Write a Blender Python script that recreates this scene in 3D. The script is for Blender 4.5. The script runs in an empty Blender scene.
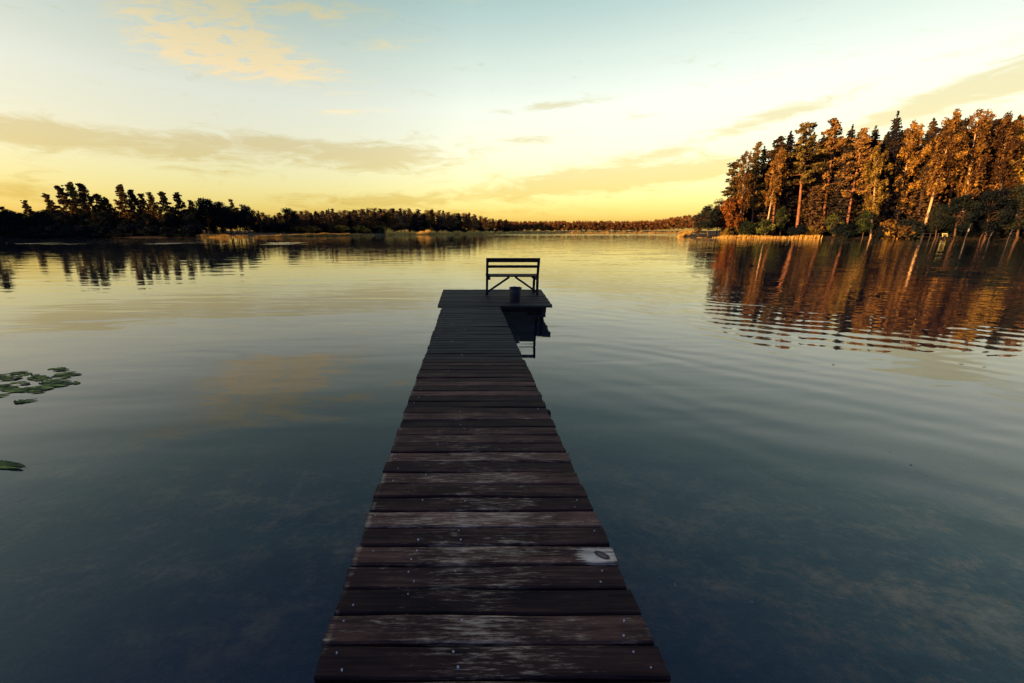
import bpy, math, random
import numpy as np

R = math.radians
S = bpy.context.scene
COL = S.collection

# ---------------------------------------------------------------- camera
HC = 1.83                     # eye above the water
DECK = 0.33                   # deck top above the water
FPX, TILT, PX0, PY0 = 390.0, 15.82, 468.0, 341.5
cam = bpy.data.cameras.new('camera')
cam.sensor_width = 36.0
cam.lens = 36.0 * FPX / 1024.0
cam.shift_x = (512 - PX0) / 1024.0
cam.clip_start = 0.05
cam.clip_end = 9000
cam_o = bpy.data.objects.new('camera', cam)
COL.objects.link(cam_o)
cam_o.location = (0, 0, HC)
cam_o.rotation_euler = (R(90 - TILT), 0, 0)
S.camera = cam_o

CT, ST = math.cos(R(TILT)), math.sin(R(TILT))


def ray(px, py):
    v = PY0 - py
    return np.array([px - PX0, FPX * CT + v * ST, -FPX * ST + v * CT])


def ground(px, py, z=0.0):
    d = ray(px, py)
    t = (z - HC) / d[2]
    return d[0] * t, d[1] * t


def at_depth(px, py, Y):
    d = ray(px, py)
    t = Y / d[1]
    return d[0] * t, HC + d[2] * t


# ---------------------------------------------------------------- sky and sun
SUN_EL, SUN_AZ = 7.0, 245.0   # azimuth clockwise from +Y: behind the camera, to the left
EXPOSURE = 1.36
W = bpy.data.worlds.new('World')
S.world = W
W.use_nodes = True
nt = W.node_tree
for n in list(nt.nodes):
    nt.nodes.remove(n)
L = nt.links


def N(kind, **kw):
    n = nt.nodes.new(kind)
    for k, v in kw.items():
        setattr(n, k, v)
    return n


def M(op, a, b=None, c=None, clamp=False):
    n = nt.nodes.new('ShaderNodeMath')
    n.operation = op
    n.use_clamp = clamp
    for i, v in enumerate((a, b, c)):
        if v is None:
            continue
        if isinstance(v, (int, float)):
            n.inputs[i].default_value = v
        else:
            L.new(v, n.inputs[i])
    return n.outputs[0]


def MIXC(f, a, b, blend='MIX'):
    n = nt.nodes.new('ShaderNodeMix')
    n.data_type = 'RGBA'
    n.blend_type = blend
    for i, v in ((0, f), (6, a), (7, b)):
        if isinstance(v, (int, float)):
            n.inputs[i].default_value = v
        elif isinstance(v, tuple):
            n.inputs[i].default_value = v if len(v) == 4 else v + (1,)
        else:
            L.new(v, n.inputs[i])
    return n.outputs[2]


sky = N('ShaderNodeTexSky', sky_type='NISHITA', sun_disc=False)
sky.sun_elevation = R(SUN_EL)
sky.sun_rotation = R(SUN_AZ)
sky.air_density = 1.0
tc = N('ShaderNodeTexCoord')
sep = N('ShaderNodeSeparateXYZ')
L.new(tc.outputs['Generated'], sep.inputs[0])
dx, dy, dz = sep.outputs
el = M('ARCSINE', M('MAXIMUM', M('MINIMUM', dz, 1.0), -1.0))
az = M('ARCTAN2', dx, dy)
# tint of the evening air by elevation (multiplies the sky texture)
ramp = N('ShaderNodeValToRGB')
eln = M('DIVIDE', el, math.pi / 2, clamp=True)
L.new(eln, ramp.inputs[0])
TINT = [(0, (1.05, .85, .45)), (3, (1.20, .98, .57)), (6, (1.50, 1.16, .75)), (10, (1.92, 1.40, 1.02)), (15, (2.30, 1.68, 1.24)),
        (20, (2.18, 1.69, 1.20)), (26, (1.66, 1.52, 1.10)), (36, (1.45, 1.50, 1.20)), (50, (.80, .95, 1.12)), (70, (.36, .50, 1.12)), (90, (.28, .42, 1.2))]  # unseen upper sky made bluer to put blue into the shadows
els = ramp.color_ramp.elements
while len(els) < len(TINT):
    els.new(0.5)
for e, (deg, c) in zip(els, TINT):
    e.position = deg / 90.0
    e.color = tuple(v / 3 for v in c) + (1,)
vm = N('ShaderNodeVectorMath', operation='SCALE')
L.new(ramp.outputs[0], vm.inputs[0])
vm.inputs['Scale'].default_value = 3.0
base = MIXC(1.0, sky.outputs[0], vm.outputs[0], 'MULTIPLY')
# unseen half of the sky behind the camera, tinted blue to fill the shadows
bk = N('ShaderNodeMapRange', interpolation_type='SMOOTHSTEP')
bk.inputs['From Min'].default_value = 0.30
bk.inputs['From Max'].default_value = -0.35
L.new(dy, bk.inputs[0])
base = MIXC(bk.outputs[0], base, MIXC(1.0, base, (.22, .36, 1.0, 1), 'MULTIPLY'))
base_s = N('ShaderNodeVectorMath', operation='SCALE')
L.new(base, base_s.inputs[0])
L.new(M('ADD', M('SUBTRACT', M('ADD', 1.13, M('MULTIPLY', M('MAXIMUM', M('MULTIPLY', dx, -1.0), 0.0), -0.30)), M('MULTIPLY', M('MAXIMUM', dx, 0.0), 0.46)), M('MULTIPLY', bk.outputs[0], 0.1)), base_s.inputs['Scale'])
base = base_s.outputs[0]

# clouds: banks placed by compass bearing and elevation, broken up by noise on a flat cloud layer
den = M('ADD', M('MAXIMUM', dz, 0.0), 0.035)
comb = N('ShaderNodeCombineXYZ')
L.new(M('DIVIDE', dx, den), comb.inputs[0])
L.new(M('DIVIDE', dy, den), comb.inputs[1])


def noise(scale, detail, rough=0.55, vec=None, dist=0.0):
    n = N('ShaderNodeTexNoise')
    n.inputs['Scale'].default_value = scale
    n.inputs['Detail'].default_value = detail
    n.inputs['Roughness'].default_value = rough
    n.inputs['Distortion'].default_value = dist
    L.new(vec if vec is not None else comb.outputs[0], n.inputs['Vector'])
    return n.outputs[0]


n_big = noise(0.55, 5, 0.6, dist=0.4)
mp = N('ShaderNodeMapping')
mp.inputs['Scale'].default_value = (1.0, 2.2, 1)
mp.inputs['Rotation'].default_value = (0, 0, R(14))
L.new(comb.outputs[0], mp.inputs[0])
n_fine = noise(5.0, 8, 0.68, mp.outputs[0], 0.6)
ca = N('ShaderNodeCombineXYZ')
L.new(M('MULTIPLY', az, 11.0), ca.inputs[0])
L.new(M('MULTIPLY', el, 46.0), ca.inputs[1])
n_streak = noise(1.0, 8, 0.66, ca.outputs[0], 0.9)


def bank(px, py, rx, ry, slope, amp):
    """one cloud bank; rx, ry half sizes, slope rise to the right"""
    d = ray(px, py)
    a0, e0 = math.atan2(d[0], d[1]), math.asin(d[2] / np.linalg.norm(d))
    d1, d2 = ray(px + rx, py), ray(px, py - ry)
    sa = abs(math.atan2(d1[0], d1[1]) - a0)
    se = abs(math.asin(d2[2] / np.linalg.norm(d2)) - e0)
    k = slope * (ry / rx) * se / max(1e-4, sa) / (ry / rx) * (rx / ry)   # slope in pixels -> angles
    u = M('SUBTRACT', az, a0)
    v = M('SUBTRACT', M('SUBTRACT', el, e0), M('MULTIPLY', u, k))
    q = M('ADD', M('POWER', M('ABSOLUTE', M('DIVIDE', u, sa)), 2.0), M('POWER', M('ABSOLUTE', M('DIVIDE', v, se)), 2.0))
    return M('MULTIPLY', M('EXPONENT', M('MULTIPLY', q, -1.0)), amp)


def total(lst):
    s = None
    for b in lst:
        o = bank(*b)
        s = o if s is None else M('ADD', s, o)
    return s


GREY = [(20, 131, 62, 15, 0.0, 1.15), (160, 148, 80, 14, -0.02, 1.1), (372, 156, 80, 15, 0.0, 1.35), (255, 142, 60, 9, 0, .8),
        (595, 180, 125, 15, 0.05, 1.35), (690, 172, 60, 8, .05, .8), (520, 140, 60, 6, .05, .6),
        (945, 97, 130, 14, 0.2, 1.25), (770, 118, 90, 8, .18, 1.0), (1060, 70, 90, 14, .2, 1.0),
        (370, 201, 75, 8, .02, 1.05), (500, 195, 60, 6, .05, .5), (15, 190, 60, 12, 0, .9), (655, 155, 36, 5, .1, .85), (550, 105, 42, 5, .05, .8),
        (640, 117, 30, 3, .05, .4), (230, 172, 60, 5, .0, .5), (850, 190, 80, 8, .05, .5), (470, 213, 120, 5, 0, .5)]
GOLD = [(200, 30, 66, 24, 0.0, 1.1), (255, 66, 80, 14, 0.02, 1.3), (300, 8, 90, 14, 0.05, .7), (250, 45, 50, 16, .0, .6), (345, 94, 30, 3, .05, .5), (395, 45, 45, 8, .1, .45),
        (350, 112, 50, 5, .08, .4), (450, -6, 60, 8, 0, .5), (130, -25, 120, 18, 0, .6), (760, 78, 70, 5, .1, .3), (1000, 45, 60, 8, .15, .3)]
g1 = M('ADD', total(GREY), M('MULTIPLY', M('SUBTRACT', n_streak, 0.5), 2.6))
g1 = M('ADD', g1, M('MULTIPLY', M('SUBTRACT', n_fine, 0.5), 0.7))
mr = N('ShaderNodeMapRange', interpolation_type='SMOOTHSTEP')
mr.inputs['From Min'].default_value = 0.15
mr.inputs['From Max'].default_value = 1.05
L.new(g1, mr.inputs[0])
g2 = M('MULTIPLY', total(GOLD), M('MULTIPLY_ADD', n_fine, 6.5, -2.3))
g2 = M('MULTIPLY', g2, M('MULTIPLY_ADD', n_big, 1.2, 0.3))
mr2 = N('ShaderNodeMapRange', interpolation_type='SMOOTHSTEP')
mr2.inputs['From Min'].default_value = 0.05
mr2.inputs['From Max'].default_value = 0.95
L.new(g2, mr2.inputs[0])
# cloud light is a share of the light of the sky behind them
grey_c = MIXC(1.0, base, (.82, .72, .53, 1), 'MULTIPLY')
gold_c = MIXC(1.0, base, (1.42, 1.05, .70, 1), 'MULTIPLY')
c1 = MIXC(M('MULTIPLY', mr.outputs[0], 0.85), base, grey_c)
c2 = MIXC(M('MULTIPLY', mr2.outputs[0], 0.9), c1, gold_c)
bg = N('ShaderNodeBackground')
L.new(c2, bg.inputs[0])
bg.inputs[1].default_value = 0.10
wo = N('ShaderNodeOutputWorld')
L.new(bg.outputs[0], wo.inputs[0])

sun = bpy.data.lights.new('sun', 'SUN')
sun.energy = 5.0
sun.angle = R(0.53)
sun.color = (1.0, 0.53, 0.185)
sun_o = bpy.data.objects.new('sun', sun)
COL.objects.link(sun_o)
sun_o.rotation_euler = (R(90 - SUN_EL), 0, R(180 - SUN_AZ))
sun_o.location = (-60, -70, 40)
SUN_H = np.array([math.sin(R(SUN_AZ)), math.cos(R(SUN_AZ))])   # towards the sun

S.view_settings.view_transform = 'Standard'
S.view_settings.look = 'None'
S.view_settings.exposure = EXPOSURE
S.view_settings.gamma = 1
S.cycles.max_bounces = 5
S.cycles.adaptive_threshold = 0.02
S.cycles.transparent_max_bounces = 12
S.cycles.use_denoising = True

# ---------------------------------------------------------------- helpers


def link(o, parent=None):
    COL.objects.link(o)
    if parent is not None:
        o.parent = parent
    return o


def tag(o, label=None, cat=None, group=None, kind=None):
    for k, v in (('label', label), ('category', cat), ('group', group), ('kind', kind)):
        if v:
            o[k] = v
    return o


def empty(name, loc=(0, 0, 0), rz=0.0):
    o = bpy.data.objects.new(name, None)
    o.location = loc
    o.rotation_euler = (0, 0, rz)
    o.empty_display_size = 0.2
    return link(o)


class MB:
    """collects vertices and faces of one mesh"""

    def __init__(s):
        s.v, s.f, s.m = [], [], []

    def add(s, v, f, mi=0):
        b = len(s.v)
        s.v.extend([tuple(map(float, p)) for p in v])
        s.f.extend([tuple(i + b for i in q) for q in f])
        s.m.extend([mi] * len(f))

    def box(s, c, size, rz=0.0, rx=0.0, ry=0.0, mi=0, bev=0.0):
        hx, hy, hz = [q / 2 for q in size]
        if bev <= 0:
            v = [(x, y, z) for x in (-hx, hx) for y in (-hy, hy) for z in (-hz, hz)]
            f = [(0, 1, 3, 2), (4, 6, 7, 5), (0, 4, 5, 1), (2, 3, 7, 6), (0, 2, 6, 4), (1, 5, 7, 3)]
        else:
            v, f = [], []
            prof = [(-hy + bev, -hz), (hy - bev, -hz), (hy, -hz + bev), (hy, hz - bev), (hy - bev, hz), (-hy + bev, hz), (-hy, hz - bev), (-hy, -hz + bev)]
            for x in (-hx, hx):
                v += [(x, a, b) for a, b in prof]
            f = [(i, i + 8, (i + 1) % 8 + 8, (i + 1) % 8)[::-1] for i in range(8)]
            f += [tuple(range(7, -1, -1))[::-1], tuple(range(15, 7, -1))]
        v = np.array(v)
        for ang, ax in ((rx, 0), (ry, 1), (rz, 2)):
            if ang:
                cc, ss = math.cos(ang), math.sin(ang)
                i, j = [(1, 2), (2, 0), (0, 1)][ax]
                a, b = v[:, i].copy(), v[:, j].copy()
                v[:, i], v[:, j] = a * cc - b * ss, a * ss + b * cc
        s.add(v + np.array(c), f, mi)

    def beam(s, p, q, w, d, mi=0):
        """square bar from p to q, w wide sideways, d deep"""
        p, q = np.array(p, float), np.array(q, float)
        z = q - p
        z /= np.linalg.norm(z)
        y = np.array([0, 1.0, 0]) if abs(z[1]) < 0.9 else np.array([1.0, 0, 0])
        x = np.cross(y, z)
        x /= np.linalg.norm(x)
        y = np.cross(z, x)
        v = [e + sx * x * w / 2 + sy * y * d / 2 for e in (p, q) for sx, sy in ((-1, -1), (1, -1), (1, 1), (-1, 1))]
        s.add(v, [(0, 3, 2, 1), (4, 5, 6, 7), (0, 1, 5, 4), (1, 2, 6, 5), (2, 3, 7, 6), (3, 0, 4, 7)], mi)

    def tube(s, pts, rad, n=8, mi=0, cap=True):
        pts = [np.array(p, float) for p in pts]
        rings = []
        for i, p in enumerate(pts):
            a, b = pts[max(0, i - 1)], pts[min(len(pts) - 1, i + 1)]
            t = b - a
            t /= (np.linalg.norm(t) + 1e-9)
            u = np.cross(t, [0.31, 0.95, 0.05])
            u /= (np.linalg.norm(u) + 1e-9)
            w = np.cross(t, u)
            rings.append([p + rad[i] * (u * math.cos(2 * math.pi * k / n) + w * math.sin(2 * math.pi * k / n)) for k in range(n)])
        v = [q for r in rings for q in r]
        f = []
        for i in range(len(pts) - 1):
            for k in range(n):
                f.append((i * n + k, i * n + (k + 1) % n, (i + 1) * n + (k + 1) % n, (i + 1) * n + k))
        if cap:
            f.append(tuple(range(n - 1, -1, -1)))
            f.append(tuple((len(pts) - 1) * n + k for k in range(n)))
        s.add(v, f, mi)

    def mesh(s, name, mats, smooth=False):
        me = bpy.data.meshes.new(name)
        me.from_pydata(s.v, [], s.f)
        for m in (mats if isinstance(mats, (list, tuple)) else [mats]):
            me.materials.append(m)
        me.polygons.foreach_set('material_index', s.m)
        if smooth:
            me.polygons.foreach_set('use_smooth', [True] * len(s.f))
        me.update()
        return me

    def build(s, name, mats, parent=None, smooth=False):
        return link(bpy.data.objects.new(name, s.mesh(name, mats, smooth)), parent)


def np_mesh(name, v, quads, mat):
    """fast mesh from arrays of vertices and quads"""
    me = bpy.data.meshes.new(name)
    me.vertices.add(len(v))
    me.vertices.foreach_set('co', np.asarray(v, dtype=np.float32).ravel())
    n = len(quads)
    k = quads.shape[1]
    me.loops.add(n * k)
    me.loops.foreach_set('vertex_index', np.asarray(quads, dtype=np.int32).ravel())
    me.polygons.add(n)
    me.polygons.foreach_set('loop_start', np.arange(n, dtype=np.int32) * k)
    me.update(calc_edges=True)
    me.materials.append(mat)
    return me


# ---------------------------------------------------------------- materials


def new_mat(name):
    global nt, L
    m = bpy.data.materials.new(name)
    m.use_nodes = True
    nt = m.node_tree
    L = nt.links
    for n in list(nt.nodes):
        nt.nodes.remove(n)
    out = nt.nodes.new('ShaderNodeOutputMaterial')
    return m, out


def principled(rough=0.8, spec=0.3):
    p = nt.nodes.new('ShaderNodeBsdfPrincipled')
    p.inputs['Roughness'].default_value = rough
    p.inputs['Specular IOR Level'].default_value = spec
    return p


def ramp2(f, stops):
    r = nt.nodes.new('ShaderNodeValToRGB')
    e = r.color_ramp.elements
    while len(e) < len(stops):
        e.new(0.5)
    for q, (p, c) in zip(e, stops):
        q.position = p
        q.color = tuple(c) + (1,)
    L.new(f, r.inputs[0])
    return r.outputs[0]


def objvec(scale=(1, 1, 1), which='Object'):
    t = nt.nodes.new('ShaderNodeTexCoord')
    m = nt.nodes.new('ShaderNodeMapping')
    m.inputs['Scale'].default_value = scale
    L.new(t.outputs[which], m.inputs[0])
    return m.outputs[0]


def smooth_range(v, a, b):
    n = nt.nodes.new('ShaderNodeMapRange')
    n.interpolation_type = 'SMOOTHSTEP'
    n.inputs['From Min'].default_value = a
    n.inputs['From Max'].default_value = b
    L.new(v, n.inputs[0])
    return n.outputs[0]


def bump(h, strength, dist):
    b = nt.nodes.new('ShaderNodeBump')
    b.inputs['Strength'].default_value = strength
    b.inputs['Distance'].default_value = dist
    L.new(h, b.inputs['Height'])
    return b.outputs[0]


def foliage_mat(name, dark, mid, light, trans=0.25):
    m, out = new_mat(name)
    n1 = noise(0.6, 3, 0.6, objvec())
    n2 = noise(3.0, 2, 0.6, objvec())
    oi = nt.nodes.new('ShaderNodeObjectInfo')
    f = M('ADD', M('MULTIPLY', n1, 1.1), M('MULTIPLY', n2, 0.45))
    f = M('ADD', f, M('MULTIPLY_ADD', oi.outputs['Random'], 0.32, -0.40))
    c = ramp2(f, [(0.36, dark), (0.55, mid), (0.74, light)])
    gr = smooth_range(M('FRACT', M('MULTIPLY', oi.outputs['Random'], 7.31)), .45, 1.0)
    c = MIXC(gr, c, MIXC(1.0, c, (.78, 1.0, .88, 1), 'MULTIPLY'))
    d = nt.nodes.new('ShaderNodeBsdfDiffuse')
    t = nt.nodes.new('ShaderNodeBsdfTranslucent')
    L.new(c, d.inputs[0])
    L.new(c, t.inputs[0])
    mx = nt.nodes.new('ShaderNodeMixShader')
    mx.inputs[0].default_value = trans
    L.new(d.outputs[0], mx.inputs[1])
    L.new(t.outputs[0], mx.inputs[2])
    L.new(mx.outputs[0], out.inputs[0])
    return m


def bark_mat(name, stops, scale=(3, 3, 1.2)):
    m, out = new_mat(name)
    p = principled(0.9, 0.1)
    L.new(ramp2(noise(1.0, 5, 0.65, objvec(scale)), stops), p.inputs[0])
    L.new(p.outputs[0], out.inputs[0])
    return m


F_PINE = foliage_mat('pine needles', (.022, .018, .016), (.07, .042, .02), (.28, .155, .04), .08)
F_SPRUCE = foliage_mat('spruce needles', (.014, .014, .018), (.03, .023, .018), (.10, .058, .024), .06)
F_BIRCH = foliage_mat('autumn birch leaves', (.05, .026, .014), (.19, .098, .022), (.50, .28, .045), .13)
F_RUST = foliage_mat('rust coloured leaves', (.12, .045, .016), (.30, .11, .024), (.46, .18, .03), .25)
F_GREEN = foliage_mat('green broad leaves', (.016, .024, .014), (.06, .075, .022), (.17, .17, .035), .2)
F_DIM = foliage_mat('shade toned dark leaves', (.007, .010, .014), (.012, .016, .016), (.028, .032, .02), .08)  # dark leaves with the shade of the wood put into their colour
F_BROWN = foliage_mat('brown green leaves', (.03, .022, .022), (.13, .08, .04), (.32, .19, .06), .12)
F_FAR = foliage_mat('far wood leaves', (.13, .06, .025), (.32, .13, .032), (.5, .21, .04), .2)
B_PINE = bark_mat('pine bark', [(.3, (.10, .05, .03)), (.6, (.30, .13, .055)), (.8, (.40, .19, .08))])
B_DARK = bark_mat('spruce bark', [(.3, (.05, .035, .025)), (.7, (.16, .09, .05))])
B_BIRCH = bark_mat('birch bark', [(.34, (.06, .04, .03)), (.46, (.45, .30, .15)), (.72, (.66, .46, .26))], (2, 2, 3.5))
M_REED = foliage_mat('dry reed blades', (.34, .20, .05), (.60, .38, .09), (.75, .52, .14), .35)


def wood_mat(name, dark, mid, light, worn, pale, deck=False):
    m, out = new_mat(name)
    p = principled(0.75, 0.12)
    geo = nt.nodes.new('ShaderNodeNewGeometry')
    rnd = geo.outputs['Random Per Island']
    t = nt.nodes.new('ShaderNodeTexCoord')
    # shift the grain for every plank
    sh = nt.nodes.new('ShaderNodeCombineXYZ')
    L.new(M('MULTIPLY', rnd, 37.0), sh.inputs[0])
    L.new(M('MULTIPLY', rnd, 11.0), sh.inputs[2])
    va = nt.nodes.new('ShaderNodeVectorMath')
    va.operation = 'ADD'
    L.new(t.outputs['Object'], va.inputs[0])
    L.new(sh.outputs[0], va.inputs[1])

    def mapped(sc):
        mm = nt.nodes.new('ShaderNodeMapping')
        mm.inputs['Scale'].default_value = sc
        L.new(va.outputs[0], mm.inputs[0])
        return mm.outputs[0]
    grain = noise(1.0, 6, 0.7, mapped((1.6, 60, 60)), 0.6)
    blot = noise(1.0, 4, 0.6, mapped((3.0, 9, 9)), 0.3)
    f = M('ADD', M('MULTIPLY', grain, 0.65), M('MULTIPLY', blot, 0.5))
    f = M('ADD', f, M('MULTIPLY_ADD', rnd, 0.30, -0.22))
    c = ramp2(f, [(0.28, dark), (0.5, mid), (0.75, light)])
    sp = nt.nodes.new('ShaderNodeSeparateXYZ')
    L.new(t.outputs['Object'], sp.inputs[0])
    ox, oy, oz = sp.outputs
    fl = noise(1.0, 8, 0.8, mapped((9, 95, 95)), 0.25)
    pat = noise(1.0, 4, 0.65, mapped((4.0, 11, 11)), 0.2)
    if deck:
        walk = M('EXPONENT', M('MULTIPLY', M('POWER', M('DIVIDE', M('SUBTRACT', ox, 0.05), 0.42), 2.0), -1.0))
        near = smooth_range(oy, 5.2, 0.6)
        thr = M('ADD', M('ADD', M('MULTIPLY', pat, 0.36), M('MULTIPLY', fl, 0.76)), M('MULTIPLY', M('MULTIPLY', walk, near), 0.115))
        xe = M('SUBTRACT', ox, ground(309.5, 683, DECK)[0] + .012)
        thr = M('ADD', thr, M('MULTIPLY', M('EXPONENT', M('MULTIPLY', M('POWER', M('DIVIDE', xe, .016), 2.0), -1.0)), .09))
        thr = M('ADD', thr, M('MULTIPLY', near, 0.06))
        thr = M('ADD', thr, M('MULTIPLY_ADD', rnd, 0.12, -0.06))
        wear = smooth_range(thr, 0.68, 0.90)
        c = MIXC(M('MULTIPLY', wear, 0.8), c, pale)
        # a pale patch where the paint is gone, with a knot in its middle
        kx = ground(603, 557, DECK)[0]
        ky = (ground(468, 565.6, DECK)[1] + ground(468, 545.7, DECK)[1]) / 2
        u = M('DIVIDE', M('SUBTRACT', ox, kx - 0.02), 0.12)
        v = M('DIVIDE', M('SUBTRACT', oy, ky), 0.062)
        pq = M('EXPONENT', M('MULTIPLY', M('ADD', M('MULTIPLY', u, u), M('MULTIPLY', v, v)), -1.0))
        pq = smooth_range(M('ADD', pq, M('MULTIPLY_ADD', fl, 2.2, -1.15)), 0.28, 0.7)
        pq = M('MULTIPLY', pq, M('LESS_THAN', M('ABSOLUTE', M('SUBTRACT', oy, ky)), 0.058))
        c = MIXC(M('MULTIPLY', pq, 0.92), c, MIXC(smooth_range(grain, .36, .58), (.26, .17, .11, 1), (.92, .68, .42, 1)))
        a = math.radians(-35)
        u0, v0 = M('SUBTRACT', ox, kx), M('SUBTRACT', oy, ky)
        uu = M('DIVIDE', M('ADD', M('MULTIPLY', u0, math.cos(a)), M('MULTIPLY', v0, math.sin(a))), 0.032)
        vv = M('DIVIDE', M('SUBTRACT', M('MULTIPLY', v0, math.cos(a)), M('MULTIPLY', u0, math.sin(a))), 0.018)
        kq = M('ADD', M('MULTIPLY', uu, uu), M('MULTIPLY', vv, vv))
        kq = M('ADD', kq, M('MULTIPLY_ADD', grain, 1.0, -.5))
        c = MIXC(smooth_range(kq, 1.9, 0.9), c, (.05, .03, .025, 1))
        c = MIXC(M('MULTIPLY', smooth_range(kq, 0.75, 0.35), .8), c, (.20, .14, .10, 1))
    else:
        wear = smooth_range(M('ADD', M('MULTIPLY', pat, 0.5), M('MULTIPLY', fl, 0.6)), 0.68, 0.9)
        c = MIXC(M('MULTIPLY', wear, worn), c, pale)
    L.new(c, p.inputs[0])
    L.new(M('MULTIPLY_ADD', fl, -0.25, 0.85), p.inputs['Roughness'])
    L.new(bump(M('ADD', grain, M('MULTIPLY', fl, 0.4)), 0.6, 0.004), p.inputs['Normal'])
    L.new(p.outputs[0], out.inputs[0])
    return m


M_DECK = wood_mat('weathered deck boards', (.009, .004, .005), (.050, .021, .014), (.21, .09, .05), .7, (.80, .54, .30, 1), True)
M_DECK2 = wood_mat('mossy grey deck boards', (.010, .009, .009), (.025, .021, .017), (.055, .045, .034), .18, (.20, .16, .12, 1))
M_POST = wood_mat('dark soaked timber', (.006, .005, .007), (.018, .012, .012), (.04, .026, .022), .1, (.2, .16, .12, 1))
M_BENCH = wood_mat('dark bench timber', (.007, .005, .007), (.02, .012, .012), (.05, .03, .022), .12, (.3, .22, .15, 1))


def plain(name, c, rough=0.6, spec=0.3, var=0.25, metal=0.0):
    m, out = new_mat(name)
    p = principled(rough, spec)
    p.inputs['Metallic'].default_value = metal
    n = noise(9.0, 4, 0.6, objvec())
    L.new(ramp2(n, [(.3, tuple(q * (1 - var) for q in c)), (.7, tuple(min(1, q * (1 + var)) for q in c))]), p.inputs[0])
    L.new(p.outputs[0], out.inputs[0])
    return m


M_NAIL = plain('bare nail heads', (.42, .4, .37), .5, .4)
M_BUCKET = plain('dark bucket skin', (.014, .014, .018), .6, .3)
M_PALE = plain('pale yellow paint', (.62, .58, .20), .6, .3, .1)
M_WHITE = plain('white paint', (.22, .2, .19), .6, .3, .1)
M_PALEGREY = plain('pale grey boat paint', (.42, .42, .44), .6, .3, .1)
M_CHIP = plain('bleached leaf', (.22, .18, .12), .7, .2, .2)
M_RED = plain('dull red paint', (.10, .035, .03), .6, .3, .1)
M_GREYW = plain('grey weathered wood', (.06, .05, .048), .8, .2, .3)


def pad_mat():
    m, out = new_mat('lily leaf skin')
    p = principled(0.6, 0.05)
    n = noise(7.0, 4, 0.6, objvec())
    oi = nt.nodes.new('ShaderNodeObjectInfo')
    f = M('ADD', n, M('MULTIPLY_ADD', oi.outputs['Random'], 0.3, -0.15))
    L.new(ramp2(f, [(.3, (.02, .028, .012)), (.5, (.13, .16, .03)), (.68, (.42, .42, .07))]), p.inputs[0])
    L.new(p.outputs[0], out.inputs[0])
    return m


M_PAD = pad_mat()


def ground_mat():
    m, out = new_mat('lake shore soil')
    p = principled(0.95, 0.1)
    t = nt.nodes.new('ShaderNodeTexCoord')
    sp = nt.nodes.new('ShaderNodeSeparateXYZ')
    L.new(t.outputs['Object'], sp.inputs[0])
    n1 = noise(0.25, 6, 0.65, objvec())
    n2 = noise(1.3, 7, 0.72, objvec((1, 1.5, 1)), 0.25)
    land = ramp2(n1, [(.3, (.018, .016, .012)), (.6, (.05, .036, .018)), (.8, (.10, .065, .028))])
    n3 = noise(9.0, 6, 0.75, objvec((1, 1, 1)), 0.2)
    fb = M('ADD', M('MULTIPLY', n2, .6), M('MULTIPLY', n3, .35))
    fb = M('ADD', fb, M('MULTIPLY', n1, .15))
    fb = M('MULTIPLY_ADD', fb, 2.3, -.72)
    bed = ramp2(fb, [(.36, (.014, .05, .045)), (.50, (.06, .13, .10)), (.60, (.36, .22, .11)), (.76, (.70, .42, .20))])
    # weed and silt on the shallow bank only, light lost with depth painted dark
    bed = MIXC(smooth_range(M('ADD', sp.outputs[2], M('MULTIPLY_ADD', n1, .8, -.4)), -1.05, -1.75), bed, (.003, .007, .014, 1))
    # bed painted darker near the landing to imitate lens vignetting, paler silt further out
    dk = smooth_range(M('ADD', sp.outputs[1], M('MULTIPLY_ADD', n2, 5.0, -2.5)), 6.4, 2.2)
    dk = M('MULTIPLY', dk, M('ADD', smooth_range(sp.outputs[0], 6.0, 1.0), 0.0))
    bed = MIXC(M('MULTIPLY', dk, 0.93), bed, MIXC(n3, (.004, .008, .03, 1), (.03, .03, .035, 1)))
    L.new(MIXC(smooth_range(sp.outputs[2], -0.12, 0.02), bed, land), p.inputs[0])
    L.new(bump(n2, 0.8, 0.15), p.inputs['Normal'])
    L.new(p.outputs[0], out.inputs[0])
    return m


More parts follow.
